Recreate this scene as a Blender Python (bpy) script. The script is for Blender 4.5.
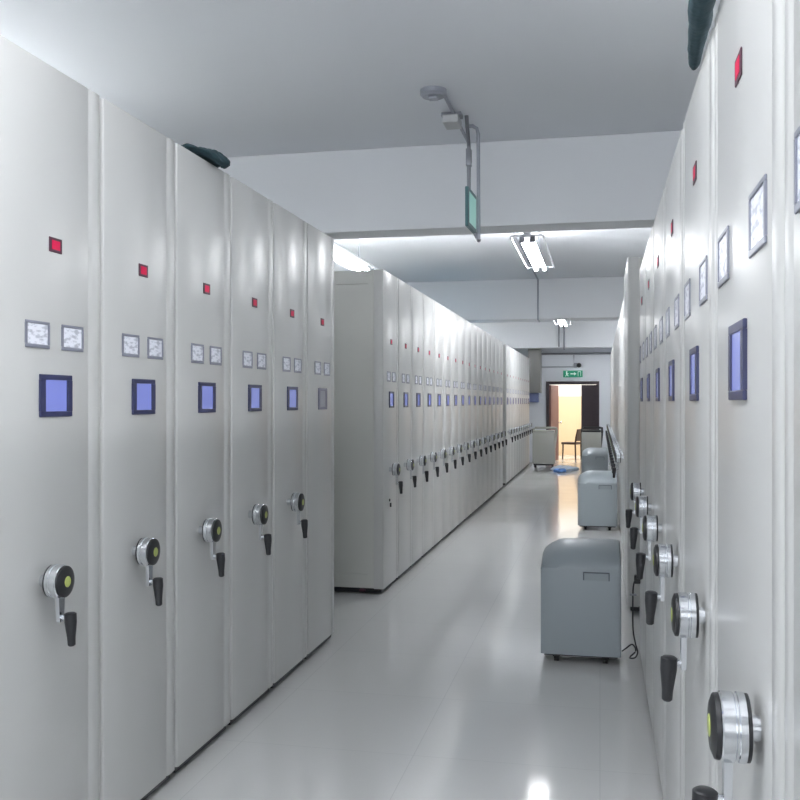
import bpy, bmesh, math, random
from mathutils import Vector, Matrix
random.seed(4)
PI = math.pi
scn = bpy.context.scene
for o in list(bpy.data.objects):
    bpy.data.objects.remove(o)
COL = scn.collection

# ------------------------------------------------------------------ camera / world / exposure
F = 930.0
TH = math.atan(200 / F)
CT, ST = math.cos(TH), math.sin(TH)
EYE = 1.55
cam_d = bpy.data.cameras.new('camera')
cam_d.sensor_width = 36
cam_d.lens = F / 800 * 36
cam_d.shift_y = 0.0025
cam_d.clip_start = 0.02
cam = bpy.data.objects.new('camera', cam_d)
cam.location = (0, 0, EYE)
cam.rotation_euler = (PI / 2, 0, TH)
COL.objects.link(cam)
scn.camera = cam
w = bpy.data.worlds.new('world')
scn.world = w
w.use_nodes = True
w.node_tree.nodes['Background'].inputs[0].default_value = (0.93, 0.96, 1, 1)
w.node_tree.nodes['Background'].inputs[1].default_value = 3.0
scn.view_settings.view_transform = 'Standard'
scn.view_settings.look = 'None'
scn.view_settings.gamma = 1
scn.view_settings.exposure = 0.17
TUBE = 56.0       # brightness of the fluorescent tubes
HALL = 110.0       # unseen area light standing in for daylight beyond the door (watts)


def Yd(d, X):
    """distance along the corridor of a point seen at depth d"""
    return (d + X * ST) / CT


# ------------------------------------------------------------------ materials
def mat(name, col, rough=0.5, metal=0.0, emit=0.0, ecol=None, noise=0.0, nscale=3.0, bump=0.0, bscale=60, spec=0.5, coat=0.0):
    m = bpy.data.materials.new(name)
    m.use_nodes = True
    nt = m.node_tree
    b = nt.nodes['Principled BSDF']
    b.inputs['Base Color'].default_value = (*col, 1)
    b.inputs['Roughness'].default_value = rough
    b.inputs['Metallic'].default_value = metal
    b.inputs['Specular IOR Level'].default_value = spec
    if coat:
        b.inputs['Coat Weight'].default_value = coat
        b.inputs['Coat Roughness'].default_value = 0.08
    if emit:
        b.inputs['Emission Color'].default_value = (*(ecol or col), 1)
        b.inputs['Emission Strength'].default_value = emit
    tc = nt.nodes.new('ShaderNodeTexCoord')
    if noise:
        n = nt.nodes.new('ShaderNodeTexNoise')
        n.inputs['Scale'].default_value = nscale
        n.inputs['Detail'].default_value = 4
        r = nt.nodes.new('ShaderNodeMix')
        r.data_type = 'RGBA'
        r.inputs[6].default_value = (*[c * (1 - noise) for c in col], 1)
        r.inputs[7].default_value = (*[min(1, c * (1 + noise)) for c in col], 1)
        nt.links.new(tc.outputs['Object'], n.inputs['Vector'])
        nt.links.new(n.outputs['Fac'], r.inputs[0])
        nt.links.new(r.outputs[2], b.inputs['Base Color'])
    if bump:
        n2 = nt.nodes.new('ShaderNodeTexNoise')
        n2.inputs['Scale'].default_value = bscale
        bp = nt.nodes.new('ShaderNodeBump')
        bp.inputs['Strength'].default_value = bump
        bp.inputs['Distance'].default_value = 0.01
        nt.links.new(tc.outputs['Object'], n2.inputs['Vector'])
        nt.links.new(n2.outputs['Fac'], bp.inputs['Height'])
        nt.links.new(bp.outputs['Normal'], b.inputs['Normal'])
    return m


M = {}
M['panel'] = mat('painted_steel', (0.56, 0.565, 0.555), 0.29, noise=0.012, nscale=1.2)
M['body'] = mat('shelving_steel', (0.60, 0.605, 0.575), 0.4, noise=0.02)
M['black'] = mat('black_plastic', (0.018, 0.019, 0.022), 0.4)
M['rubber'] = mat('rubber', (0.02, 0.02, 0.02), 0.8)
M['chrome'] = mat('chrome', (0.74, 0.76, 0.79), 0.15, 1.0)
M['steel'] = mat('steel', (0.30, 0.31, 0.34), 0.4, 0.7)
M['bezel'] = mat('screen_bezel', (0.03, 0.035, 0.10), 0.35)
M['screen'] = mat('lit_screen', (0.10, 0.12, 0.40), 0.25, emit=0.26, ecol=(0.42, 0.50, 1.0))
M['greyscreen'] = mat('unlit_screen', (0.30, 0.30, 0.36), 0.3)
M['greybezel'] = mat('grey_bezel', (0.17, 0.17, 0.23), 0.4)
M['redrim'] = mat('indicator_rim', (0.07, 0.02, 0.04), 0.5)
M['red'] = mat('indicator_red', (0.42, 0.005, 0.05), 0.5, emit=0.16, ecol=(1, 0.01, 0.10), spec=0.2)
M['frame'] = mat('label_frame', (0.25, 0.26, 0.32), 0.35, 0.2)
M['capgreen'] = mat('hub_cap', (0.42, 0.48, 0.14), 0.4)
M['machine'] = mat('grey_blue_plastic', (0.335, 0.38, 0.405), 0.36, noise=0.02)
M['machine_cream'] = mat('cream_plastic', (0.46, 0.46, 0.42), 0.4, noise=0.02)
M['slot'] = mat('slot_plastic', (0.13, 0.15, 0.17), 0.5)
M['plaster'] = mat('ceiling_plaster', (0.82, 0.845, 0.89), 0.75, noise=0.02, nscale=0.7, bump=0.05)
M['wall'] = mat('wall_paint', (0.80, 0.83, 0.88), 0.7, noise=0.02, nscale=0.8, bump=0.04)
M['beam'] = mat('beam_paint', (0.84, 0.86, 0.89), 0.7, noise=0.02, nscale=0.8)
M['pipe'] = mat('conduit_steel', (0.36, 0.38, 0.43), 0.4, 0.3)
M['box'] = mat('junction_box', (0.55, 0.56, 0.57), 0.5)
M['lamp'] = mat('lamp_housing', (0.6, 0.62, 0.66), 0.4)
M['tube'] = mat('fluorescent_tube', (1, 1, 1), 0.4, emit=TUBE, ecol=(0.97, 0.98, 1.0))
M['cloth'] = mat('dark_teal_cloth', (0.022, 0.052, 0.065), 0.85, noise=0.3, nscale=30, bump=0.3)
M['paleblue'] = mat('pale_blue', (0.42, 0.66, 0.80), 0.4)
M['door'] = mat('door_wood', (0.035, 0.022, 0.030), 0.45, noise=0.2, nscale=6)
M['door_lit'] = mat('door_wood_lit', (0.20, 0.09, 0.085), 0.45, noise=0.15, nscale=6)  # door wood in a lighter tone, light on the open leaf put into the colour
M['green'] = mat('exit_green', (0.0, 0.22, 0.12), 0.4, emit=0.12, ecol=(0.0, 0.6, 0.3))
M['signwhite'] = mat('sign_white', (0.8, 0.9, 0.85), 0.4, emit=0.2, ecol=(0.8, 1, 0.9))
M['signface'] = mat('sign_face_teal', (0.42, 0.60, 0.56), 0.3, emit=0.25, ecol=(0.35, 0.8, 0.7))
M['signrim'] = mat('sign_rim', (0.07, 0.17, 0.19), 0.4)
M['hallwhite'] = mat('hall_white', (0.85, 0.84, 0.82), 0.7)
M['halltan'] = mat('hall_tan', (0.66, 0.50, 0.32), 0.6, noise=0.06, nscale=2)
M['wood'] = mat('chair_wood', (0.05, 0.022, 0.014), 0.5, noise=0.2, nscale=12)
M['grey'] = mat('grey_cabinet', (0.27, 0.27, 0.26), 0.5, noise=0.02)
M['bluegrey'] = mat('blue_box', (0.12, 0.15, 0.30), 0.5)
M['rag'] = mat('rag_cloth', (0.60, 0.68, 0.80), 0.9, noise=0.25, nscale=14)
M['ragblue'] = mat('rag_blue', (0.10, 0.22, 0.50), 0.9)

# label card: white paper with faint grey marks
def label_mat():
    m = mat('label_card', (0.62, 0.64, 0.70), 0.35)
    nt = m.node_tree
    b = nt.nodes['Principled BSDF']
    tc = nt.nodes.new('ShaderNodeTexCoord')
    mp = nt.nodes.new('ShaderNodeMapping')
    mp.inputs['Scale'].default_value = (20, 30, 75)
    n = nt.nodes.new('ShaderNodeTexNoise')
    n.inputs['Scale'].default_value = 1.0
    r = nt.nodes.new('ShaderNodeValToRGB')
    r.color_ramp.elements[0].position = 0.38
    r.color_ramp.elements[0].color = (0.50, 0.52, 0.60, 1)
    r.color_ramp.elements[1].position = 0.52
    r.color_ramp.elements[1].color = (0.85, 0.87, 0.95, 1)
    nt.links.new(tc.outputs['Object'], mp.inputs[0])
    nt.links.new(mp.outputs[0], n.inputs['Vector'])
    nt.links.new(n.outputs['Fac'], r.inputs[0])
    nt.links.new(r.outputs[0], b.inputs['Base Color'])
    return m
M['label'] = label_mat()

# polished pale floor tiles
def floor_mat():
    m = mat('polished_floor', (0.68, 0.685, 0.675), 0.09)
    nt = m.node_tree
    b = nt.nodes['Principled BSDF']
    tc = nt.nodes.new('ShaderNodeTexCoord')
    br = nt.nodes.new('ShaderNodeTexBrick')
    br.offset = 0
    br.inputs['Scale'].default_value = 1.0
    br.inputs['Brick Width'].default_value = 0.8
    br.inputs['Row Height'].default_value = 0.8
    br.inputs['Mortar Size'].default_value = 0.0016
    br.inputs['Color1'].default_value = (0.68, 0.685, 0.675, 1)
    br.inputs['Color2'].default_value = (0.665, 0.67, 0.665, 1)
    br.inputs['Mortar'].default_value = (0.56, 0.57, 0.57, 1)
    n = nt.nodes.new('ShaderNodeTexNoise')
    n.inputs['Scale'].default_value = 2.2
    n.inputs['Detail'].default_value = 5
    rr = nt.nodes.new('ShaderNodeMapRange')
    rr.inputs[3].default_value = 0.05
    rr.inputs[4].default_value = 0.15
    n3 = nt.nodes.new('ShaderNodeTexNoise')
    n3.inputs['Scale'].default_value = 1.3
    bp = nt.nodes.new('ShaderNodeBump')
    bp.inputs['Strength'].default_value = 0.05
    bp.inputs['Distance'].default_value = 0.02
    nt.links.new(tc.outputs['Object'], br.inputs['Vector'])
    nt.links.new(tc.outputs['Object'], n.inputs['Vector'])
    nt.links.new(tc.outputs['Object'], n3.inputs['Vector'])
    nt.links.new(br.outputs['Color'], b.inputs['Base Color'])
    nt.links.new(n.outputs['Fac'], rr.inputs[0])
    nt.links.new(rr.outputs[0], b.inputs['Roughness'])
    nt.links.new(n3.outputs['Fac'], bp.inputs['Height'])
    nt.links.new(bp.outputs['Normal'], b.inputs['Normal'])
    b.inputs['Specular IOR Level'].default_value = 0.65
    return m
M['floor'] = floor_mat()


# ------------------------------------------------------------------ mesh helpers
class MB:
    def __init__(self):
        self.bm = bmesh.new()

    def box(self, x0, x1, y0, y1, z0, z1, bev=0.0):
        r = bmesh.ops.create_cube(self.bm, size=1)
        vs = r['verts']
        for v in vs:
            v.co = Vector(((x0 + x1) / 2 + v.co.x * (x1 - x0), (y0 + y1) / 2 + v.co.y * (y1 - y0), (z0 + z1) / 2 + v.co.z * (z1 - z0)))
        if bev:
            es = list({e for v in vs for e in v.link_edges})
            bmesh.ops.bevel(self.bm, geom=es, offset=bev, segments=2, affect='EDGES', profile=0.5)
        return self

    def prism(self, pts, axis, a, b):
        """pts: 2D outline; extruded along axis from a to b"""
        def P(p, t):
            return {'x': (t, p[0], p[1]), 'y': (p[0], t, p[1]), 'z': (p[0], p[1], t)}[axis]
        A = [self.bm.verts.new(P(p, a)) for p in pts]
        B = [self.bm.verts.new(P(p, b)) for p in pts]
        n = len(pts)
        self.bm.faces.new(A)
        self.bm.faces.new(B[::-1])
        for i in range(n):
            self.bm.faces.new((A[i], B[i], B[(i + 1) % n], A[(i + 1) % n]))
        bmesh.ops.recalc_face_normals(self.bm, faces=self.bm.faces)
        return self

    def lathe(self, prof, origin, direction, seg=28):
        """prof: list of (t along direction, radius)"""
        d = Vector(direction).normalized()
        q = d.to_track_quat('Z', 'Y').to_matrix()
        o = Vector(origin)
        rings = []
        for t, r in prof:
            rings.append([self.bm.verts.new(o + q @ Vector((r * math.cos(2 * PI * k / seg), r * math.sin(2 * PI * k / seg), t))) for k in range(seg)])
        for A, B in zip(rings, rings[1:]):
            for k in range(seg):
                self.bm.faces.new((A[k], A[(k + 1) % seg], B[(k + 1) % seg], B[k]))
        self.bm.faces.new(rings[0][::-1])
        self.bm.faces.new(rings[-1])
        return self

    def tube(self, pts, r, seg=10):
        pts = [Vector(p) for p in pts]
        rings = []
        for i, p in enumerate(pts):
            if i == 0:
                d = pts[1] - p
            elif i == len(pts) - 1:
                d = p - pts[i - 1]
            else:
                d = (pts[i + 1] - p).normalized() + (p - pts[i - 1]).normalized()
            d.normalize()
            ref = Vector((0, 0, 1)) if abs(d.z) < 0.9 else Vector((1, 0, 0))
            u = d.cross(ref).normalized()
            v = d.cross(u).normalized()
            rr = r[i] if isinstance(r, (list, tuple)) else r
            rings.append([self.bm.verts.new(p + rr * (u * math.cos(2 * PI * k / seg) + v * math.sin(2 * PI * k / seg))) for k in range(seg)])
        for A, B in zip(rings, rings[1:]):
            for k in range(seg):
                self.bm.faces.new((A[k], A[(k + 1) % seg], B[(k + 1) % seg], B[k]))
        self.bm.faces.new(rings[0][::-1])
        self.bm.faces.new(rings[-1])
        bmesh.ops.recalc_face_normals(self.bm, faces=self.bm.faces)
        return self

    def build(self, name, material, parent=None, smooth=False, loc=None):
        bmesh.ops.recalc_face_normals(self.bm, faces=self.bm.faces)
        me = bpy.data.meshes.new(name)
        self.bm.to_mesh(me)
        self.bm.free()
        me.materials.append(material)
        if smooth:
            for p in me.polygons:
                p.use_smooth = True
            me.set_sharp_from_angle(angle=math.radians(35))
        o = bpy.data.objects.new(name, me)
        COL.objects.link(o)
        if parent:
            o.parent = parent
        if loc:
            o.location = loc
        return o


def tag(o, label, cat, group=None):
    o['label'] = label
    o['category'] = cat
    if group:
        o['group'] = group
    return o


def thing(name, label, cat, loc=(0, 0, 0), rz=0.0, group=None):
    o = bpy.data.objects.new(name, None)
    o.empty_display_size = 0.1
    COL.objects.link(o)
    o.location = loc
    o.rotation_euler = (0, 0, rz)
    return tag(o, label, cat, group)


def struct(o):
    o['kind'] = 'structure'
    return o


def copy_tree(o, parent=None, skip=()):
    c = o.copy()
    COL.objects.link(c)
    if parent:
        c.parent = parent
    for ch in KIDS.get(o.name, []):
        if ch.name.split('.')[0] in skip:
            continue
        copy_tree(ch, c, skip)
    return c


KIDS = {}


def index_kids():
    KIDS.clear()
    for o in bpy.data.objects:
        if o.parent:
            KIDS.setdefault(o.parent.name, []).append(o)


# ------------------------------------------------------------------ room shell
WY = 24.3                      # far wall
LX, RX = -6.2, 5.2
BACK = -2.2
CEIL = EYE + 2.0
BEAMZ = EYE + 1.35
struct(MB().box(LX, RX, BACK, WY + 0.2, -0.1, 0).build('floor', M['floor']))
struct(MB().box(LX, RX, BACK, WY + 0.2, CEIL, CEIL + 0.12).build('ceiling', M['plaster']))
struct(MB().box(LX - 0.15, LX, BACK, WY + 0.2, 0, CEIL).build('wall_left', M['wall']))
struct(MB().box(RX, RX + 0.15, BACK, WY + 0.2, 0, CEIL).build('wall_right', M['wall']))
wb = MB()
wb.box(LX, RX, BACK - 0.15, BACK, 0, 0.9)
wb.box(LX, RX, BACK - 0.15, BACK, 3.0, CEIL)
wx = (-5.4, -2.9, -2.3, 0.2, 0.8, 3.3)
for a, c in ((LX, wx[0]), (wx[1], wx[2]), (wx[3], wx[4]), (wx[5], RX)):
    wb.box(a, c, BACK - 0.15, BACK, 0.9, 3.0)
struct(wb.build('wall_back', M['wall']))
for k in range(3):  # unseen windows, added to let fill light in from behind the camera
    a, c = wx[2 * k], wx[2 * k + 1]
    fw = MB()
    fw.box(a, c, BACK - 0.1, BACK - 0.04, 0.9, 0.96)
    fw.box(a, c, BACK - 0.1, BACK - 0.04, 2.94, 3.0)
    for xx in (a, (a + c) / 2 - 0.03, c - 0.06):
        fw.box(xx, xx + 0.06, BACK - 0.1, BACK - 0.04, 0.96, 2.94)
    struct(fw.build('fill_window_%d' % (k + 1), M['box']))
# far wall with the doorway
DX0, DX1, DH = -1.36, -0.02, 2.08
b = MB()
b.box(LX, DX0, WY, WY + 0.2, 0, CEIL)
b.box(DX1, RX, WY, WY + 0.2, 0, CEIL)
b.box(DX0, DX1, WY, WY + 0.2, DH, CEIL)
struct(b.build('wall_far', M['wall']))
for i, d in enumerate((6.97, 14.9, 22.9)):
    y = d / CT
    struct(MB().box(LX, RX, y, y + 0.32, BEAMZ, CEIL, 0.006).build('trim_%d' % (i + 1), M['beam']))
struct(MB().box(LX, DX0, WY - 0.015, WY, 0, 0.1).build('baseboard_left', M['wall']))
struct(MB().box(DX1, RX, WY - 0.015, WY, 0, 0.1).build('baseboard_right', M['wall']))

# door: frame, a leaf swung into the hall, a closed leaf
fr = MB()
fr.box(DX0, DX0 + 0.07, WY - 0.03, WY + 0.16, 0, DH)
fr.box(DX1 - 0.07, DX1, WY - 0.03, WY + 0.16, 0, DH)
fr.box(DX0 + 0.07, DX1 - 0.07, WY - 0.03, WY + 0.16, DH - 0.08, DH)
dfr = struct(fr.build('door_1', M['door']))
lf = MB().box(0, 0.76, -0.02, 0.02, 0.01, DH - 0.09)
lf.box(0.1, 0.66, -0.028, 0.028, 0.2, 0.9, 0.004)
lf.box(0.1, 0.66, -0.028, 0.028, 1.05, 1.88, 0.004)
leaf = lf.build('door_leaf', M['door_lit'], dfr)
leaf.location = (DX0 + 0.09, WY + 0.14, 0)
leaf.rotation_euler = (0, 0, math.radians(77))
leaf['label'] = 'reddish brown door leaf swung open'
MB().lathe([(0, 0.012), (0.05, 0.012), (0.055, 0.028), (0.09, 0.024)], (0.70, -0.03, 1.0), (0, -1, 0), 14).build('door_knob', M['chrome'], leaf, True)
lf = MB().box(-0.47, -0.09, WY + 0.04, WY + 0.08, 0.01, DH - 0.09)
lf.box(-0.40, -0.16, WY + 0.03, WY + 0.05, 0.2, 0.9, 0.004)
lf.box(-0.40, -0.16, WY + 0.03, WY + 0.05, 1.05, 1.88, 0.004)
leaf2 = lf.build('door_leaf', M['door'], dfr)
leaf2['label'] = 'dark brown door leaf standing closed'

# hall beyond the door
HY = WY + 3.3
b = MB()
b.box(-3.2, 1.6, HY, HY + 0.1, 1.72, 2.9)
hw = struct(b.build('wall_hall_upper', M['hallwhite']))
struct(MB().box(-3.2, 1.6, HY, HY + 0.1, 0, 1.72).build('wall_hall_lower', M['halltan']))
struct(MB().box(-3.2, 1.6, WY + 0.2, HY + 0.1, -0.1, 0).build('floor_hall', M['floor']))
struct(MB().box(-3.2, 1.6, WY + 0.2, HY + 0.1, 2.9, 3.0).build('ceiling_hall', M['hallwhite']))
struct(MB().box(-3.3, -3.2, WY + 0.2, HY + 0.1, 0, 2.9).build('wall_hall_left', M['hallwhite']))
struct(MB().box(1.6, 1.7, WY + 0.2, HY + 0.1, 0, 2.9).build('wall_hall_right', M['hallwhite']))
ld = bpy.data.lights.new('hall_fill_light', 'AREA')  # bare area light brightening the hall, no fixture is built for it
ld.energy = HALL
ld.color = (1, 0.95, 0.88)
ld.shape = 'RECTANGLE'
ld.size, ld.size_y = 2.0, 1.2
lo = bpy.data.objects.new('hall_fill_light', ld)
lo.location = (-0.8, WY + 1.7, 2.85)
COL.objects.link(lo)


# ------------------------------------------------------------------ fluorescent lamps hung from the ceiling
LZ = EYE + 1.60
def make_lamp(L=2.2):
    t = thing('fluorescent_lamp', '', 'lamp')
    MB().box(-0.035, 0.035, -L / 2, L / 2, 0.015, 0.075, 0.006).build('housing', M['lamp'], t)
    for s in (-1, 1):
        rail = MB()
        rail.box(s * 0.16 - 0.008, s * 0.16 + 0.008, -L / 2, L / 2, 0.0, 0.024)
        for q in (-1, 1):
            rail.box(min(s * 0.03, s * 0.153), max(s * 0.03, s * 0.153), q * L / 2 - 0.012, q * L / 2 + 0.012, 0.02, 0.034)
        rail.build('side_rail', M['lamp'], t)
        tb = MB().lathe([(0, 0.019), (L - 0.16, 0.019)], (s * 0.05, -L / 2 + 0.08, -0.006), (0, 1, 0), 12).build('tube', M['tube'], t, True)
        for q in (-1, 1):
            e = MB().box(s * 0.05 - 0.026, s * 0.05 + 0.026, q * (L / 2 - 0.065) - 0.02, q * (L / 2 - 0.065) + 0.02, -0.03, 0.03, 0.004)
            e.build('tube_holder', M['steel'], tb)
        MB().lathe([(0, 0.006), (CEIL - LZ - 0.075, 0.006)], (0, s * L * 0.36, 0.075), (0, 0, 1), 8).build('hanger', M['pipe'], t)
    return t

lamp0 = make_lamp()
index_kids()
lamp_spots = [
    (-0.70, 10.25, 'hanging twin tube lamp over the aisle, between the first and second ceiling beams'),
    (-0.74, 18.6, 'small distant hanging tube lamp over the aisle, beyond the second ceiling beam'),
    (-2.80, 9.9, 'glaring tube lamp half hidden behind the end of the near left shelving'),
    (-0.74, 1.1, 'hanging twin tube lamp above the aisle close to the camera, overhead out of view'),
    (-4.3, 4.4, 'hanging twin tube lamp above the near left shelving, overhead out of view'),
    (-2.80, 18.6, 'hanging twin tube lamp above the far left shelving'),
    (-4.3, 21.6, 'added unseen twin tube lamp close to the far wall, above the left shelving'),  # hidden lamp added to brighten the far wall
    (1.9, 22.0, 'added unseen twin tube lamp close to the far wall, above the right shelving'),  # its hidden partner on the right, also added for the far wall
    (1.9, 3.0, 'added unseen twin tube lamp above the near right shelving'),  # this unseen right row is added for ambient fill
    (1.9, 10.2, 'added unseen twin tube lamp above the middle of the right shelving'),  # same added fill row, middle
    (1.9, 18.6, 'added unseen twin tube lamp above the far right shelving'),  # same added fill row, far end
    (-4.9, 12.2, 'added unseen twin tube lamp by the left wall, above the long row'),  # hidden lamp added to brighten the second beam and the ceiling
    (3.9, 12.2, 'added unseen twin tube lamp by the right wall'),  # extra hidden lamp, added to lift the same bay
]
for i, (x, y, lab) in enumerate(lamp_spots):
    o = lamp0 if i == 0 else copy_tree(lamp0)
    o.location = (x, y, LZ)
    tag(o, lab, 'lamp', 'hanging fluorescent lamps')


# ------------------------------------------------------------------ shelving units
def front_profile(W, far):
    """outline in plan (x outwards, y) of a cabinet front; grooved pilaster on the far side"""
    h = W / 2
    g = 0.0035
    T = 0.078
    if far == 1:
        p = [(-T, -h), (-0.010, -h), (-0.003, -h + 0.004), (0, -h + 0.012),
             (0, h - 0.098), (-g, h - 0.090), (-g, h - 0.084), (0.001, h - 0.074),
             (0.0015, h - 0.05), (0, h - 0.02), (-0.006, h - 0.007), (-0.016, h), (-T, h)]
    else:
        p = [(-T, -h), (-0.016, -h), (-0.006, -h + 0.007), (0, -h + 0.02), (0.001, -h + 0.055), (-g, -h + 0.063), (-g, -h + 0.069), (0, -h + 0.077),
             (0, h - 0.077), (-g, h - 0.069), (-g, h - 0.063), (0.001, h - 0.055), (0, h - 0.02), (-0.006, h - 0.007), (-0.016, h), (-T, h)]
    return p


def make_unit(W, H, zr, zl, zs, zh, yh, lsep, lw, lh, D, far, hs=1.0, cin=0.0):
    t = thing('mobile_shelving_unit', '', 'shelving unit')
    Wp = W - 0.006
    MB().prism(front_profile(Wp, far), 'z', 0.045, H).build('front_panel', M['panel'], t, True)
    hw_ = Wp / 2 - 0.002
    bd = MB().box(-D, -0.079, -hw_ + 0.014, hw_ - 0.014, 0.05, H - 0.004)
    for s in (-1, 1):
        y0, y1 = (s * hw_, s * (hw_ - 0.0145)) if s > 0 else (s * hw_, s * (hw_ - 0.0145))
        y0, y1 = min(y0, y1), max(y0, y1)
        bd.box(-0.13, -0.080, y0, y1, 0.05, H - 0.004)
        bd.box(-D, -D + 0.05, y0, y1, 0.05, H - 0.004)
        bd.box(-D + 0.05, -0.13, y0, y1, H - 0.11, H - 0.004)
        bd.box(-D + 0.05, -0.13, y0, y1, 0.05, 0.16)
        bd.box(-1.25, -1.20, y0, y1, 0.16, H - 0.11)
    bd.build('cabinet_body', M['body'], t)
    bs = MB().box(-D, -0.02, -hw_ + 0.02, hw_ - 0.02, 0.012, 0.044)
    for k in range(3):
        for s in (-1, 1):
            bs.lathe([(-0.012, 0.02), (0.012, 0.02)], (-0.25 - k * (D - 0.5) / 2, s * (hw_ - 0.08), 0.02), (1, 0, 0), 12)
    bs.build('wheeled_base', M['black'], t)
    # indicator
    r = MB().box(0, 0.003, -0.036, 0.036, zr - 0.0235, zr + 0.0235, 0.002).build('indicator', M['redrim'], t)
    MB().box(0.003, 0.004, -0.022, 0.022, zr - 0.0145, zr + 0.0145).build('indicator_light', M['red'], r)
    # label holders
    for s in (-1, 1):
        y = s * lsep / 2
        f = MB()
        f.box(0, 0.004, y - lw / 2, y + lw / 2, zl - lh / 2, zl - lh / 2 + 0.012, 0.002)
        f.box(0, 0.004, y - lw / 2, y + lw / 2, zl + lh / 2 - 0.009, zl + lh / 2, 0.002)
        f.box(0, 0.004, y - lw / 2, y - lw / 2 + 0.010, zl - lh / 2 + 0.012, zl + lh / 2 - 0.009)
        f.box(0, 0.004, y + lw / 2 - 0.010, y + lw / 2, zl - lh / 2 + 0.012, zl + lh / 2 - 0.009)
        fo = f.build('label_holder', M['frame'], t)
        MB().box(0, 0.0015, y - lw / 2 + 0.009, y + lw / 2 - 0.009, zl - lh / 2 + 0.011, zl + lh / 2 - 0.008).build('label_card', M['label'], fo)
    # screen
    f = MB()
    sw, sh = 0.178, 0.134
    f.box(0, 0.007, -sw / 2, sw / 2, zs - sh / 2, zs - sh / 2 + 0.017, 0.002)
    f.box(0, 0.007, -sw / 2, sw / 2, zs + sh / 2 - 0.017, zs + sh / 2, 0.002)
    f.box(0, 0.007, -sw / 2, -sw / 2 + 0.028, zs - sh / 2 + 0.017, zs + sh / 2 - 0.017)
    f.box(0, 0.007, sw / 2 - 0.030, sw / 2, zs - sh / 2 + 0.017, zs + sh / 2 - 0.017)
    fo = f.build('control_screen', M['bezel'], t)
    MB().box(0, 0.004, -sw / 2 + 0.027, sw / 2 - 0.029, zs - sh / 2 + 0.016, zs + sh / 2 - 0.016).build('display', M['screen'], fo)
    # crank
    dr = MB()
    dr.lathe([(cin, 0.019), (0.036, 0.019)], (0, yh, zh), (1, 0, 0))
    R = 0.052 * hs
    dr.lathe([(0.036, R * 0.9), (0.038, R), (0.048, R), (0.050, R * 0.96), (0.053, R * 0.96), (0.055, R), (0.072, R), (0.075, R * 0.93)], (0, yh, zh), (1, 0, 0), 36)
    cr = dr.build('crank_handle', M['chrome'], t, True, (-cin, 0, 0))
    MB().lathe([(0.032, R * 0.7), (0.032, R * 0.97), (0.0365, R * 0.97), (0.0365, R * 0.7)], (0, yh, zh), (1, 0, 0), 36).build('rear_ring', M['black'], cr, True)
    MB().lathe([(0.0755, R * 0.95), (0.082, R * 0.93), (0.087, R * 0.7), (0.088, R * 0.3)], (0, yh, zh), (1, 0, 0), 36).build('hub_face', M['black'], cr, True)
    MB().lathe([(0.088, R * 0.33), (0.0895, R * 0.30), (0.090, R * 0.1)], (0, yh, zh), (1, 0, 0), 20).build('hub_cap', M['capgreen'], cr, True)
    a = MB()
    a.prism([(yh - 0.017, zh - R * 0.8), (yh + 0.017, zh - R * 0.8), (yh + 0.011, zh - 0.125), (yh - 0.011, zh - 0.125)], 'x', 0.056, 0.068)
    a.lathe([(-0.004, 0.008), (0.03, 0.008)], (0.064, yh, zh - 0.112), (1, 0, 0), 12)
    a.build('crank_arm', M['chrome'], cr, True)
    MB().lathe([(0, 0.013), (0.004, 0.019), (0.03, 0.019), (0.078, 0.013), (0.100, 0.012), (0.104, 0.008)], (0.094, yh + 0.004, zh - 0.096), (0.05, 0, -1), 16).build('crank_grip', M['black'], cr, True)
    return t


HL = EYE + 1.065
HR = EYE + 0.80
AX = -1.701
# left prototype faces +X
protoL = make_unit(0.582, HL, EYE + .500, EYE + .209, EYE + .020, EYE - .557, -0.07, 0.195, 0.128, 0.084, 3.2, 1)
index_kids()
ORD = ['first', 'second', 'third', 'fourth', 'fifth', 'sixth', 'seventh', 'eighth', 'ninth', 'tenth', 'eleventh', 'twelfth',
       'thirteenth', 'fourteenth', 'fifteenth', 'sixteenth', 'seventeenth', 'eighteenth', 'nineteenth', 'twentieth',
       'twenty-first', 'twenty-second', 'twenty-third', 'twenty-fourth', 'twenty-fifth']


def bank(proto, x, d0, n, pitch_y, rz, labels, group, skip_for=None, first=False):
    out = []
    y0 = Yd(d0, x)
    for i in range(n):
        if first and i == 0:
            o = proto
        else:
            o = copy_tree(proto, None, skip_for(i) if skip_for else ())
        o.location = (x, y0 + i * pitch_y, 0)
        o.rotation_euler = (0, 0, rz)
        tag(o, labels(i), 'shelving unit', group)
        out.append(o)
    return out


# near left bank: unit 0 is mostly outside the frame
def labA(i):
    if i == 0:
        return 'grey shelving unit beyond the left edge of the picture, closest of the left row'
    if i == 6:
        return 'last unit of the near left row, with grey unlit screen and no crank handle'
    if i == 3:
        return 'grey shelving unit, third whole one of the near left row, dark cloth on its top'
    return 'grey shelving unit with blue screen, %s whole one in the near left row' % ORD[i - 1]
bankA = bank(protoL, AX, 2.97 - 0.571, 7, 0.584, 0, labA, 'units of the near left shelving bank', lambda i: ('crank_handle',) if i == 6 else (), True)
# last unit: grey screen
for ch in bankA[6].children:
    if ch.name.startswith('control_screen'):
        ch.data = ch.data.copy()
        ch.data.materials[0] = M['greybezel']
        ch['label'] = 'grey unlit screen'
        for g in ch.children:
            g.data = g.data.copy()
            g.data.materials[0] = M['greyscreen']

# second left bank
def labB(i):
    if i == 0:
        return 'grey shelving unit at the front corner of the long left row, its side panel showing'
    return 'grey shelving unit, %s from the near corner of the long second left row' % ORD[i]
bankB = bank(protoL, AX, 7.75, 16, 0.5885, 0, labB, 'units of the long second left shelving bank')

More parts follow.
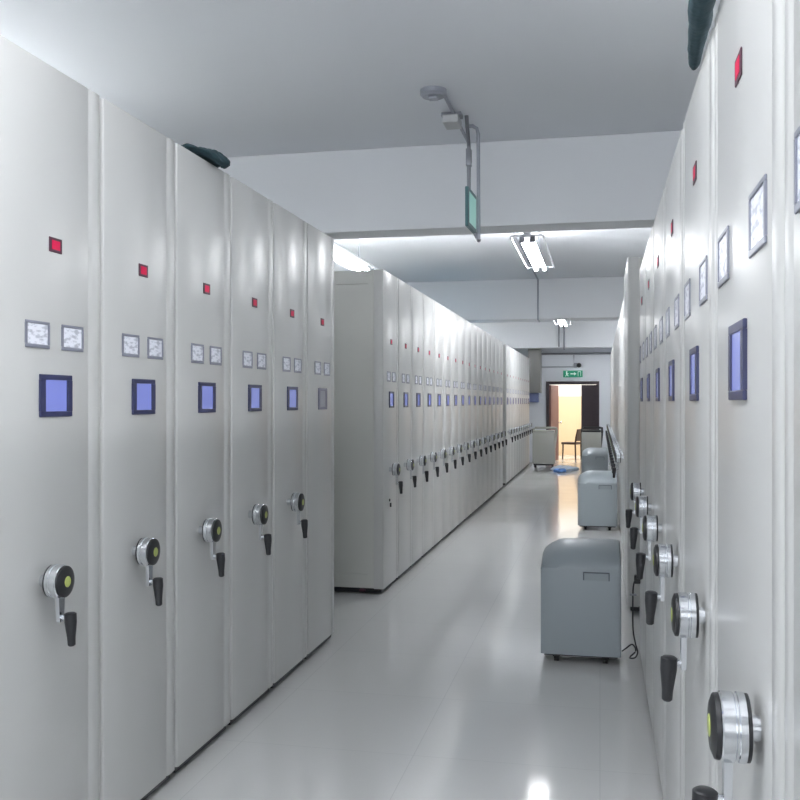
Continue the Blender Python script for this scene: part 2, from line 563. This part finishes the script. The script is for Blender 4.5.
def labC(i):
    if i == 9:
        return 'farthest grey shelving unit on the left, beside the far wall'
    return 'grey shelving unit, %s past the dark gap in the far left row' % ORD[i]
bankC = bank(protoL, AX, 17.5, 10, 0.5865, 0, labC, 'units of the far left shelving bank')

# right near bank
protoR = make_unit(0.752, HR, EYE + .576, EYE + .278, EYE + .070, EYE - .492, 0.205, 0.40, 0.150, 0.10, 3.2, 0, 1.0, 0.016)
index_kids()
BX = 0.2346
def labR(i):
    return ['grey shelving unit cut off by the right edge of the picture, closest to the camera',
            'tall grey shelving unit with blue screen, largest one showing on the right'][i] if i < 2 else \
        'grey shelving unit, %s whole one from the camera in the near right row' % ORD[i - 1]
bankR = bank(protoR, BX, 1.60 - 0.737, 7, 0.7555, PI, labR, 'units of the near right shelving bank', None, True)
# taller banks further on the right
X2 = 0.2
index_kids()
bankS = bank(protoL, X2, 7.12, 2, 0.584, PI, lambda i: ['tall pale shelving unit standing just past the near right row, its side showing',
             'tall pale shelving unit second one past the near right row, hidden behind its neighbour'][i], 'pair of taller units on the right', lambda i: ('indicator', 'label_holder', 'control_screen', 'crank_handle'))
bankT = bank(protoL, 0.235, 9.2, 22, 0.584, PI, lambda i: 'grey shelving unit, %s from the near end of the far right row' % ORD[i],
             'units of the far right shelving bank', lambda i: ('indicator', 'label_holder', 'control_screen'))


# ------------------------------------------------------------------ dehumidifiers
def make_machine(name, W, D, H, body, label, logo=False):
    t = thing(name, label, 'dehumidifier')
    # body section in (y, z), lofted with narrowing at the top left
    prof = [(0.0, 0.055), (0.0, H - 0.135), (0.006, H - 0.112), (0.03, H - 0.085), (0.09, H - 0.045), (0.17, H - 0.012), (0.25, H), (D - 0.03, H), (D - 0.006, H - 0.01), (D, H - 0.04), (D, 0.055)]
    bm = MB()
    cols = []
    xs = [(-W / 2, 0.085), (-W / 2 + 0.012, 0.062), (-W / 2 + 0.05, 0.032), (-W / 2 + 0.10, 0.008), (-W / 2 + 0.15, 0.0), (W / 2 - 0.03, 0.0), (W / 2 - 0.008, 0.006), (W / 2, 0.02)]
    for x, drop in xs:
        c = []
        for (y, z) in prof:
            zz = z - (drop if z > H - 0.12 else 0)
            yy = y + (0.008 if (y == 0 and abs(abs(x) - W / 2) < 1e-6) else 0)
            c.append(bm.bm.verts.new((x, yy, zz)))
        cols.append(c)
    n = len(prof)
    for A, B in zip(cols, cols[1:]):
        for k in range(n):
            bm.bm.faces.new((A[k], B[k], B[(k + 1) % n], A[(k + 1) % n]))
    bm.bm.faces.new(cols[0])
    bm.bm.faces.new(cols[-1][::-1])
    bm.build('housing', body, t, True)
    s = MB()
    z1 = H - 0.15
    s.box(W * 0.03, W * 0.36, -0.004, 0.004, z1 - 0.008, z1, 0.002)
    s.box(W * 0.03, W * 0.045, -0.004, 0.004, z1 - 0.05, z1 - 0.008)
    s.box(W * 0.345, W * 0.36, -0.004, 0.004, z1 - 0.05, z1 - 0.008)
    hd = s.build('handle_recess', M['slot'], t)
    MB().box(W * 0.045, W * 0.345, -0.002, 0.003, z1 - 0.05, z1 - 0.008).build('grip_pocket', M['machine'] if body is M['machine'] else body, hd)
    MB().box(-W / 2 + 0.02, W / 2 - 0.02, 0.02, D - 0.02, 0.042, 0.0545).build('base_plate', M['black'], t)
    gr = MB()
    for k in range(9):
        gr.box(-W / 2 + 0.1, W / 2 - 0.1, D, D + 0.006, 0.15 + k * 0.03, 0.165 + k * 0.03)
    gr.build('rear_grille', M['slot'], t)
    for sx in (-1, 1):
        for yy in (0.06, D - 0.06):
            c = MB()
            c.lathe([(-0.014, 0.021), (0.014, 0.021)], (sx * (W / 2 - 0.09), yy, 0.0212), (1, 0, 0), 18)
            c.box(sx * (W / 2 - 0.09) - 0.022, sx * (W / 2 - 0.09) + 0.022, yy - 0.018, yy + 0.018, 0.030, 0.0425, 0.003)
            c.build('caster', M['rubber'], t, True)
    return t

mach = make_machine('dehumidifier', 0.466, 0.36, 0.70, M['machine'], 'large blue grey dehumidifier on casters, closest one in the aisle')
mach['group'] = 'blue grey dehumidifiers along the right row'
index_kids()
mach.location = (-0.112, Yd(5.46, 0), 0)
m2 = copy_tree(mach)
m2.location = (-0.03, Yd(11.2, 0), 0)
m2['label'] = 'blue grey dehumidifier in the aisle, directly behind the closest one'
m3 = copy_tree(mach)
m3.location = (-0.09, Yd(17.0, 0), 0)
m3['label'] = 'blue grey dehumidifier farthest down the aisle, mostly hidden by the others'

def cream_machine(x, d, label, W, H):
    t = thing('wheeled_dehumidifier', label, 'dehumidifier', (x, Yd(d, x), 0), 0, 'cream machines by the far wall')
    b = MB().box(-W / 2, W / 2, 0, 0.4, 0.09, H - 0.10, 0.02)
    b.build('housing', M['machine_cream'], t, True)
    MB().box(-W / 2 + 0.01, W / 2 - 0.01, 0.02, 0.38, H - 0.0995, H - 0.05, 0.012).build('control_top', M['black'] if x > -0.8 else M['machine_cream'], t, True)
    hb = MB()
    pts = [(W / 2 - 0.02, 0.405, 0.45), (W / 2 + 0.02, 0.43, H - 0.1), (W / 2 + 0.02, 0.43, H - 0.01), (W / 2 - 0.04, 0.43, H + 0.0), (-W / 2 + 0.04, 0.43, H + 0.0), (-W / 2 - 0.0, 0.43, H - 0.03), (-W / 2 + 0.02, 0.405, 0.45)]
    hb.tube(pts, 0.028, 8).build('push_handle', M['black'] if x > -0.8 else M['machine_cream'], t, True)
    MB().box(-W / 2 + 0.03, W / 2 - 0.03, 0.03, 0.37, 0.055, 0.0895).build('base_plate', M['black'], t)
    for sx in (-1, 1):
        for yy in (0.06, 0.34):
            MB().lathe([(-0.015, 0.03), (0.015, 0.03)], (sx * (W / 2 - 0.06), yy, 0.03), (1, 0, 0), 14).build('wheel', M['rubber'], t, True)
    return t
cream_machine(-1.30, 21.9, 'cream wheeled machine left of the doorway, by the end of the left shelving', 0.52, 0.93)
cream_machine(-0.20, 22.1, 'cream wheeled machine with black top, right of the open doorway', 0.46, 0.93)

# ------------------------------------------------------------------ power lead by the nearest machine
y5 = Yd(5.52, 0.17)
cb = thing('power_cord', 'black power cord looping from the nearest dehumidifier up to the shelving front', 'cord', (0, 0, 0))
pts = []
import itertools
ctrl = [(0.129, y5 - 0.02, 0.075), (0.15, y5 - 0.05, 0.10), (0.185, y5 - 0.07, 0.13), (0.205, y5 - 0.06, 0.09), (0.17, y5 - 0.06, 0.05), (0.20, y5 - 0.06, 0.05), (0.217, y5 - 0.03, 0.075), (0.205, y5, 0.12), (0.192, y5, 0.20), (0.19, y5, 0.32), (0.192, y5, 0.44), (0.20, y5, 0.487)]
def catmull(c, n=6):
    out = []
    P = [Vector(c[0])] + [Vector(p) for p in c] + [Vector(c[-1])]
    for i in range(1, len(P) - 2):
        for k in range(n):
            t = k / n
            out.append(0.5 * ((2 * P[i]) + (-P[i - 1] + P[i + 1]) * t + (2 * P[i - 1] - 5 * P[i] + 4 * P[i + 1] - P[i + 2]) * t * t + (-P[i - 1] + 3 * P[i] - 3 * P[i + 1] + P[i + 2]) * t ** 3))
    out.append(P[-2])
    return out
MB().tube(catmull(ctrl), 0.0045, 8).build('cable', M['black'], cb, True)
MB().box(0.198, 0.2335, y5 - 0.02, y5 + 0.02, 0.475, 0.525, 0.006).build('plug', M['black'], cb)
MB().box(0.172, 0.212, y5 - 0.02, y5 + 0.02, 0.405, 0.413, 0.002).build('cable_clip', M['steel'], cb)

# ------------------------------------------------------------------ ceiling conduit, boxes, hanging sign
b1 = 6.97 / CT
b2 = 14.9 / CT
cx = -0.985
zc = CEIL - 0.014
c = MB().tube([(cx, Yd(5.95, cx) + 0.05, zc), (cx, b1 - 0.014, zc)], 0.012)
tag(c.build('ceiling_conduit', M['pipe'], None, True), 'thin grey conduit along the ceiling before the first beam', 'conduit', 'conduits on the ceiling')
c = MB().tube([(cx, b1 + 0.335, zc), (cx, b2 - 0.016, zc), (cx, b2 - 0.016, BEAMZ - 0.012), (cx, b2 + 0.34, BEAMZ - 0.014)], 0.014)
tag(c.build('ceiling_conduit', M['pipe'], None, True), 'grey conduit behind the first beam, bending down the second beam face', 'conduit', 'conduits on the ceiling')
jx = -0.985
yb = Yd(5.95, jx)
o = thing('junction_box', 'blue grey round box on the ceiling, where the conduit starts', 'junction box', (jx - 0.06, yb, CEIL))
MB().lathe([(0, 0.085), (-0.03, 0.085), (-0.045, 0.07)], (0, 0, 0), (0, 0, 1), 24).build('cover', M['pipe'], o, True)
MB().box(-0.03, 0.03, -0.03, 0.03, -0.062, -0.045, 0.005).build('knob', M['pipe'], o)
yj = Yd(6.47, jx)
o = thing('junction_box', 'pale square junction box on the ceiling above the hanging sign', 'junction box', (jx - 0.018, yj - 0.02, CEIL))
MB().box(-0.055, 0.055, -0.09, 0.09, -0.085, -0.028, 0.008).build('box', M['box'], o)
MB().box(-0.07, 0.07, -0.05, 0.05, -0.028, 0, 0.004).build('bracket', M['steel'], o)
# hanging sign
sx = -0.86
ys = Yd(6.52, sx)
o = thing('hanging_sign', 'pale green lit sign hanging edge-on from the ceiling on two rods', 'sign', (sx - 0.008, ys, 0))
zt = CEIL - 0.055
hp = MB()
hp.tube([(-0.06, 0.03, zt), (-0.01, 0.03, zt), (0.02, 0.03, zt - 0.02), (0.03, 0.03, zt - 0.06), (0.03, 0.06, EYE + 1.15)], 0.013)
hp.build('drop_conduit', M['pipe'], o, True)
hp = MB()
hp.tube([(-0.035, -0.10, CEIL - 0.02), (-0.035, 0.02, EYE + 1.80), (-0.035, 0.02, EYE + 1.48)], 0.014)
hp.box(-0.053, -0.017, -0.01, 0.05, EYE + 1.66, EYE + 1.78, 0.004)
hp.build('hanger_rod', M['steel'], o, True)
zs0, zs1 = EYE + 1.20, EYE + 1.47
ra = math.radians(-2)
sg = MB().box(-0.012, 0.012, -0.20, 0.14, zs0, zs1, 0.004).build('sign_case', M['signrim'], o)
sg.location = (-0.012, 0, 0)
sg.rotation_euler = (0, 0, ra)
MB().box(0.012, 0.014, -0.165, 0.105, zs0 + 0.03, zs1 - 0.03).build('sign_face', M['signface'], sg)
MB().tube([(0.0, 0.09, zs0 - 0.001), (0.02, 0.09, zs0 - 0.04), (0.03, 0.07, zs0 - 0.055)], 0.016).build('sensor', M['steel'], o, True)

# ------------------------------------------------------------------ far wall fittings
def fx(px):
    return (px - 600) * 24.0 * CT / F
def fz(py):
    return EYE + (402 - py) * 24.0 / F
y = WY - 0.02
c = MB().tube([(fx(541), y, fz(354)), (fx(612), y, fz(354))], 0.028)
tag(c.build('wall_pipe', M['steel'], None, True), 'dark horizontal pipe high on the far wall above the exit sign', 'pipe')
c = MB().tube([(fx(541), y, fz(367)), (fx(574), y, fz(367)), (fx(574), y, fz(354) - 0.03)], 0.014)
tag(c.build('wall_conduit', M['pipe'], None, True), 'thin conduit on the far wall below the dark pipe', 'conduit')
yb3 = 22.9 / CT
zb = BEAMZ
c = MB()
c.tube([(fx(560.5), yb3 - 0.02, EYE + 1.93), (fx(560.5), yb3 - 0.02, fz(349))], 0.02)
tag(c.build('vertical_conduit', M['steel'], None, True), 'left one of two vertical conduits down the far beam', 'conduit', 'vertical conduits down the far beam')
c = MB()
c.tube([(fx(565.5), yb3 - 0.02, EYE + 1.93), (fx(565.5), yb3 - 0.02, fz(352))], 0.022)
tag(c.build('vertical_conduit', M['steel'], None, True), 'right one of two vertical conduits down the far beam', 'conduit', 'vertical conduits down the far beam')
o = thing('wall_siren', 'small dark wall siren above the exit sign, right of its conduit', 'siren', (fx(577.5), WY, fz(365.5)))
MB().box(-0.09, 0.0, -0.05, 0, -0.06, 0.06, 0.005).build('base', M['pipe'], o)
MB().lathe([(0, 0.05), (0.04, 0.06), (0.09, 0.03)], (0.04, -0.01, 0), (0, -1, 0), 16).build('horn', M['black'], o, True)
o = thing('exit_sign', 'small green and white exit sign on the wall over the doorway', 'sign', (fx(573), WY, fz(374)))
MB().box(-0.245, 0.245, -0.04, 0, -0.085, 0.085, 0.004).build('sign_case', M['green'], o)
p = MB()
# running figure, door and arrow
p.lathe([(0, 0.02), (0.003, 0.02)], (-0.155, -0.040, 0.048), (0, -1, 0), 12)
p.prism([(-0.175, 0.025), (-0.145, 0.025), (-0.135, -0.02), (-0.165, -0.02)], 'y', -0.0402, -0.043)
p.prism([(-0.165, -0.02), (-0.148, -0.02), (-0.178, -0.065), (-0.195, -0.06)], 'y', -0.0402, -0.043)
p.prism([(-0.152, -0.02), (-0.135, -0.02), (-0.105, -0.06), (-0.122, -0.065)], 'y', -0.0402, -0.043)
p.prism([(-0.145, 0.02), (-0.14, 0.005), (-0.105, -0.005), (-0.105, 0.01)], 'y', -0.0402, -0.043)
p.build('running_figure', M['signwhite'], o)
p = MB()
p.box(-0.06, 0.03, -0.043, -0.0402, -0.012, 0.012)
p.prism([(0.03, 0.045), (0.09, 0.0), (0.03, -0.045)], 'y', -0.0402, -0.043)
p.build('arrow', M['signwhite'], o)
p = MB()
p.box(0.125, 0.205, -0.043, -0.0402, 0.05, 0.062)
p.box(0.125, 0.137, -0.043, -0.0402, -0.06, 0.05)
p.box(0.193, 0.205, -0.043, -0.0402, -0.06, 0.05)
p.build('door_symbol', M['signwhite'], o)
# grey wall cabinet beside the end of the left shelving
x0, x1 = fx(529), fx(541.5)
zt, zb_ = fz(348.5), fz(393)
o = thing('wall_cabinet', 'grey box high on the far wall, left of the doorway', 'wall cabinet', ((x0 + x1) / 2, WY, zb_))
hw2 = (x1 - x0) / 2
MB().box(-hw2, hw2, -0.45, 0, 0, zt - zb_, 0.008).build('case', M['grey'], o)
MB().box(-hw2 + 0.03, hw2 - 0.03, -0.458, -0.4505, 0.03, zt - zb_ - 0.03, 0.003).build('cover', M['grey'], o)
MB().box(-hw2 + 0.02, hw2 - 0.06, -0.35, -0.0, -0.24, -0.001, 0.006).build('lower_box', M['bluegrey'], o)['label'] = 'dark blue lower box'

# rag on the floor by the doorway
def heap(name, m, rx, ry, rz, seed, loc, parent=None):
    random.seed(seed)
    bm = bmesh.new()
    bmesh.ops.create_icosphere(bm, subdivisions=3, radius=1)
    for v in bm.verts:
        a = 1 + 0.22 * math.sin(5 * v.co.x + seed) * math.cos(4 * v.co.y) + random.uniform(-0.07, 0.07)
        z = v.co.z * rz * a
        v.co = Vector((v.co.x * rx * a, v.co.y * ry * a, max(z, -rz * 0.35) + rz * 0.35))
    me = bpy.data.meshes.new(name)
    bm.to_mesh(me)
    bm.free()
    me.materials.append(m)
    for p_ in me.polygons:
        p_.use_smooth = True
    ob = bpy.data.objects.new(name, me)
    COL.objects.link(ob)
    ob.location = loc
    if parent:
        ob.parent = parent
    return ob
tag(heap('cloth_heap', M['rag'], 0.30, 0.45, 0.07, 3, (-0.82, Yd(21.2, -0.8), 0.001)), 'pale bluish rag heaped on the floor before the open doorway', 'rag')
tag(heap('cloth_heap', M['ragblue'], 0.14, 0.16, 0.06, 5, (-0.86, Yd(20.55, -0.8), 0.001)), 'small blue rag in front of the pale rag by the doorway', 'rag')

# ------------------------------------------------------------------ chair in the hall
chx, chy = -0.74, WY + 1.3
o = thing('wooden_chair', 'dark brown wooden chair standing in the hall beyond the doorway', 'chair', (chx, chy, 0), math.radians(-25))
MB().box(-0.22, 0.21, -0.21, 0.21, 0.405, 0.465, 0.01).build('seat', M['wood'], o)
for a in (-1, 1):
    MB().tube([(a * 0.19, -0.18, 0), (a * 0.18, -0.17, 0.43)], [0.018, 0.024], 8).build('leg', M['wood'], o, True)
    MB().tube([(0.19, a * 0.17, 0.0), (0.18, a * 0.17, 0.43), (0.20, a * 0.17, 0.6), (0.25, a * 0.17, 0.80)] if a < 0 else [(0.19, 0.17, 0), (0.18, 0.17, 0.43), (0.20, 0.17, 0.6), (0.25, 0.17, 0.80)], 0.023, 8).build('leg', M['wood'], o, True)
bk = MB()
bk.prism([(0.19, 0.50), (0.222, 0.50), (0.272, 0.82), (0.240, 0.82)], 'y', -0.2, 0.2)
bk.build('backrest', M['wood'], o)

# ------------------------------------------------------------------ cloths and things on top of the shelving
def cloth_over_edge(name, path, halfw, seed, label, loc, rz=0.0, thick=0.022, taper=None):
    """path: list of (x,z) centre line from the top of the cabinet over the edge"""
    random.seed(seed)
    bm = bmesh.new()
    rings = []
    n = len(path)
    for i, (x, z) in enumerate(path):
        hw3 = halfw * (taper[i] if taper else 1)
        ring = []
        for k in range(14):
            a = 2 * PI * k / 14
            yy = hw3 * math.cos(a) + 0.004 * math.sin(3 * i + k)
            off = thick * math.sin(a) * (0.75 + 0.35 * math.sin(2.3 * k + seed + i * 0.8))
            j0, j1 = max(0, i - 1), min(n - 1, i + 1)
            t_ = Vector((path[j1][0] - path[j0][0], path[j1][1] - path[j0][1])).normalized()
            nx, nz = -t_.y, t_.x
            if nz < 0 and i < n // 2:
                nx, nz = -nx, -nz
            ring.append(bm.verts.new((x + nx * off, yy, z + nz * off)))
        rings.append(ring)
    for A, B in zip(rings, rings[1:]):
        for k in range(14):
            bm.faces.new((A[k], A[(k + 1) % 14], B[(k + 1) % 14], B[k]))
    bm.faces.new(rings[0][::-1])
    bm.faces.new(rings[-1])
    bmesh.ops.recalc_face_normals(bm, faces=bm.faces)
    me = bpy.data.meshes.new(name)
    bm.to_mesh(me)
    bm.free()
    me.materials.append(M['cloth'])
    for p_ in me.polygons:
        p_.use_smooth = True
    ob = bpy.data.objects.new(name, me)
    COL.objects.link(ob)
    ob.location = loc
    ob.rotation_euler = (0, 0, rz)
    md = ob.modifiers.new('s', 'SUBSURF')
    md.levels = md.render_levels = 3
    tx2 = bpy.data.textures.new('folds', 'CLOUDS')
    tx2.noise_scale = 0.07
    md = ob.modifiers.new('folds', 'DISPLACE')
    md.texture = tx2
    md.strength = 0.03
    return tag(ob, label, 'cloth')
# left: folded cloth lying on the top front edge
cloth_over_edge('folded_cloth', [(-0.30, 0.02), (-0.22, 0.03), (-0.12, 0.035), (-0.04, 0.038), (0.02, 0.03), (0.045, 0.01), (0.055, -0.01)], 0.19, 2,
                'dark teal cloth lying over the top edge of the near left shelving', (AX, Yd(4.18, AX), HL + 0.003), 0, 0.03,
                [0.5, 0.8, 1, 1, 0.85, 0.5, 0.2])
cp = [(2.30, .226, .822), (2.26, .224, .824), (2.18, .220, .828), (2.05, .214, .832), (1.90, .206, .836), (1.75, .210, .838), (1.60, .235, .842), (1.48, .27, .836), (1.42, .30, .832)]
cr_ = [0.006, 0.015, 0.020, 0.025, 0.029, 0.031, 0.030, 0.026, 0.012]
o = MB().tube([(x, Yd(d, x), EYE + z) for d, x, z in cp], cr_, 12).build('rolled_cloth', M['cloth'], None, True)
tag(o, 'dark teal rolled cloth lying along the top edge of the near right shelving', 'cloth')
md = o.modifiers.new('subdivision', 'SUBSURF')
md.levels = md.render_levels = 2
tx = bpy.data.textures.new('cloth_folds', 'CLOUDS')
tx.noise_scale = 0.06
md = o.modifiers.new('folds', 'DISPLACE')
md.texture = tx
md.strength = 0.012
# black bracket on the last unit of the near left bank
MB().box(-0.06, -0.03, -0.24, 0.12, HL + 0.0, HL + 0.018, 0.003).build('top_bracket', M['black'], bankA[6])
# flat pale blue slab on top of the long left row
yy = Yd(13.6, AX)
o = MB().box(-1.2, 0.0, 0, 2.3, 0, 0.035, 0.012).build('pale_blue_slab', M['paleblue'])
o.location = (AX - 0.05, yy, HL + 0.001)
tag(o, 'flat pale blue slab lying on top of the long left shelving', 'sheet')

# small marks on the corner unit of the long left row
bu = bankB[0]
MB().lathe([(0, 0.012), (0.006, 0.012), (0.008, 0.008)], (0, -0.07, 0.74), (1, 0, 0), 14).build('lock', M['black'], bu, True)
MB().box(0, 0.012, -0.055, -0.035, 0.68, 0.715, 0.003).build('key', M['black'], bu)
MB().box(-0.20, -0.15, -0.292, -0.272, 0.018, 0.042, 0.003).build('rail_stop', M['redrim'], bu)
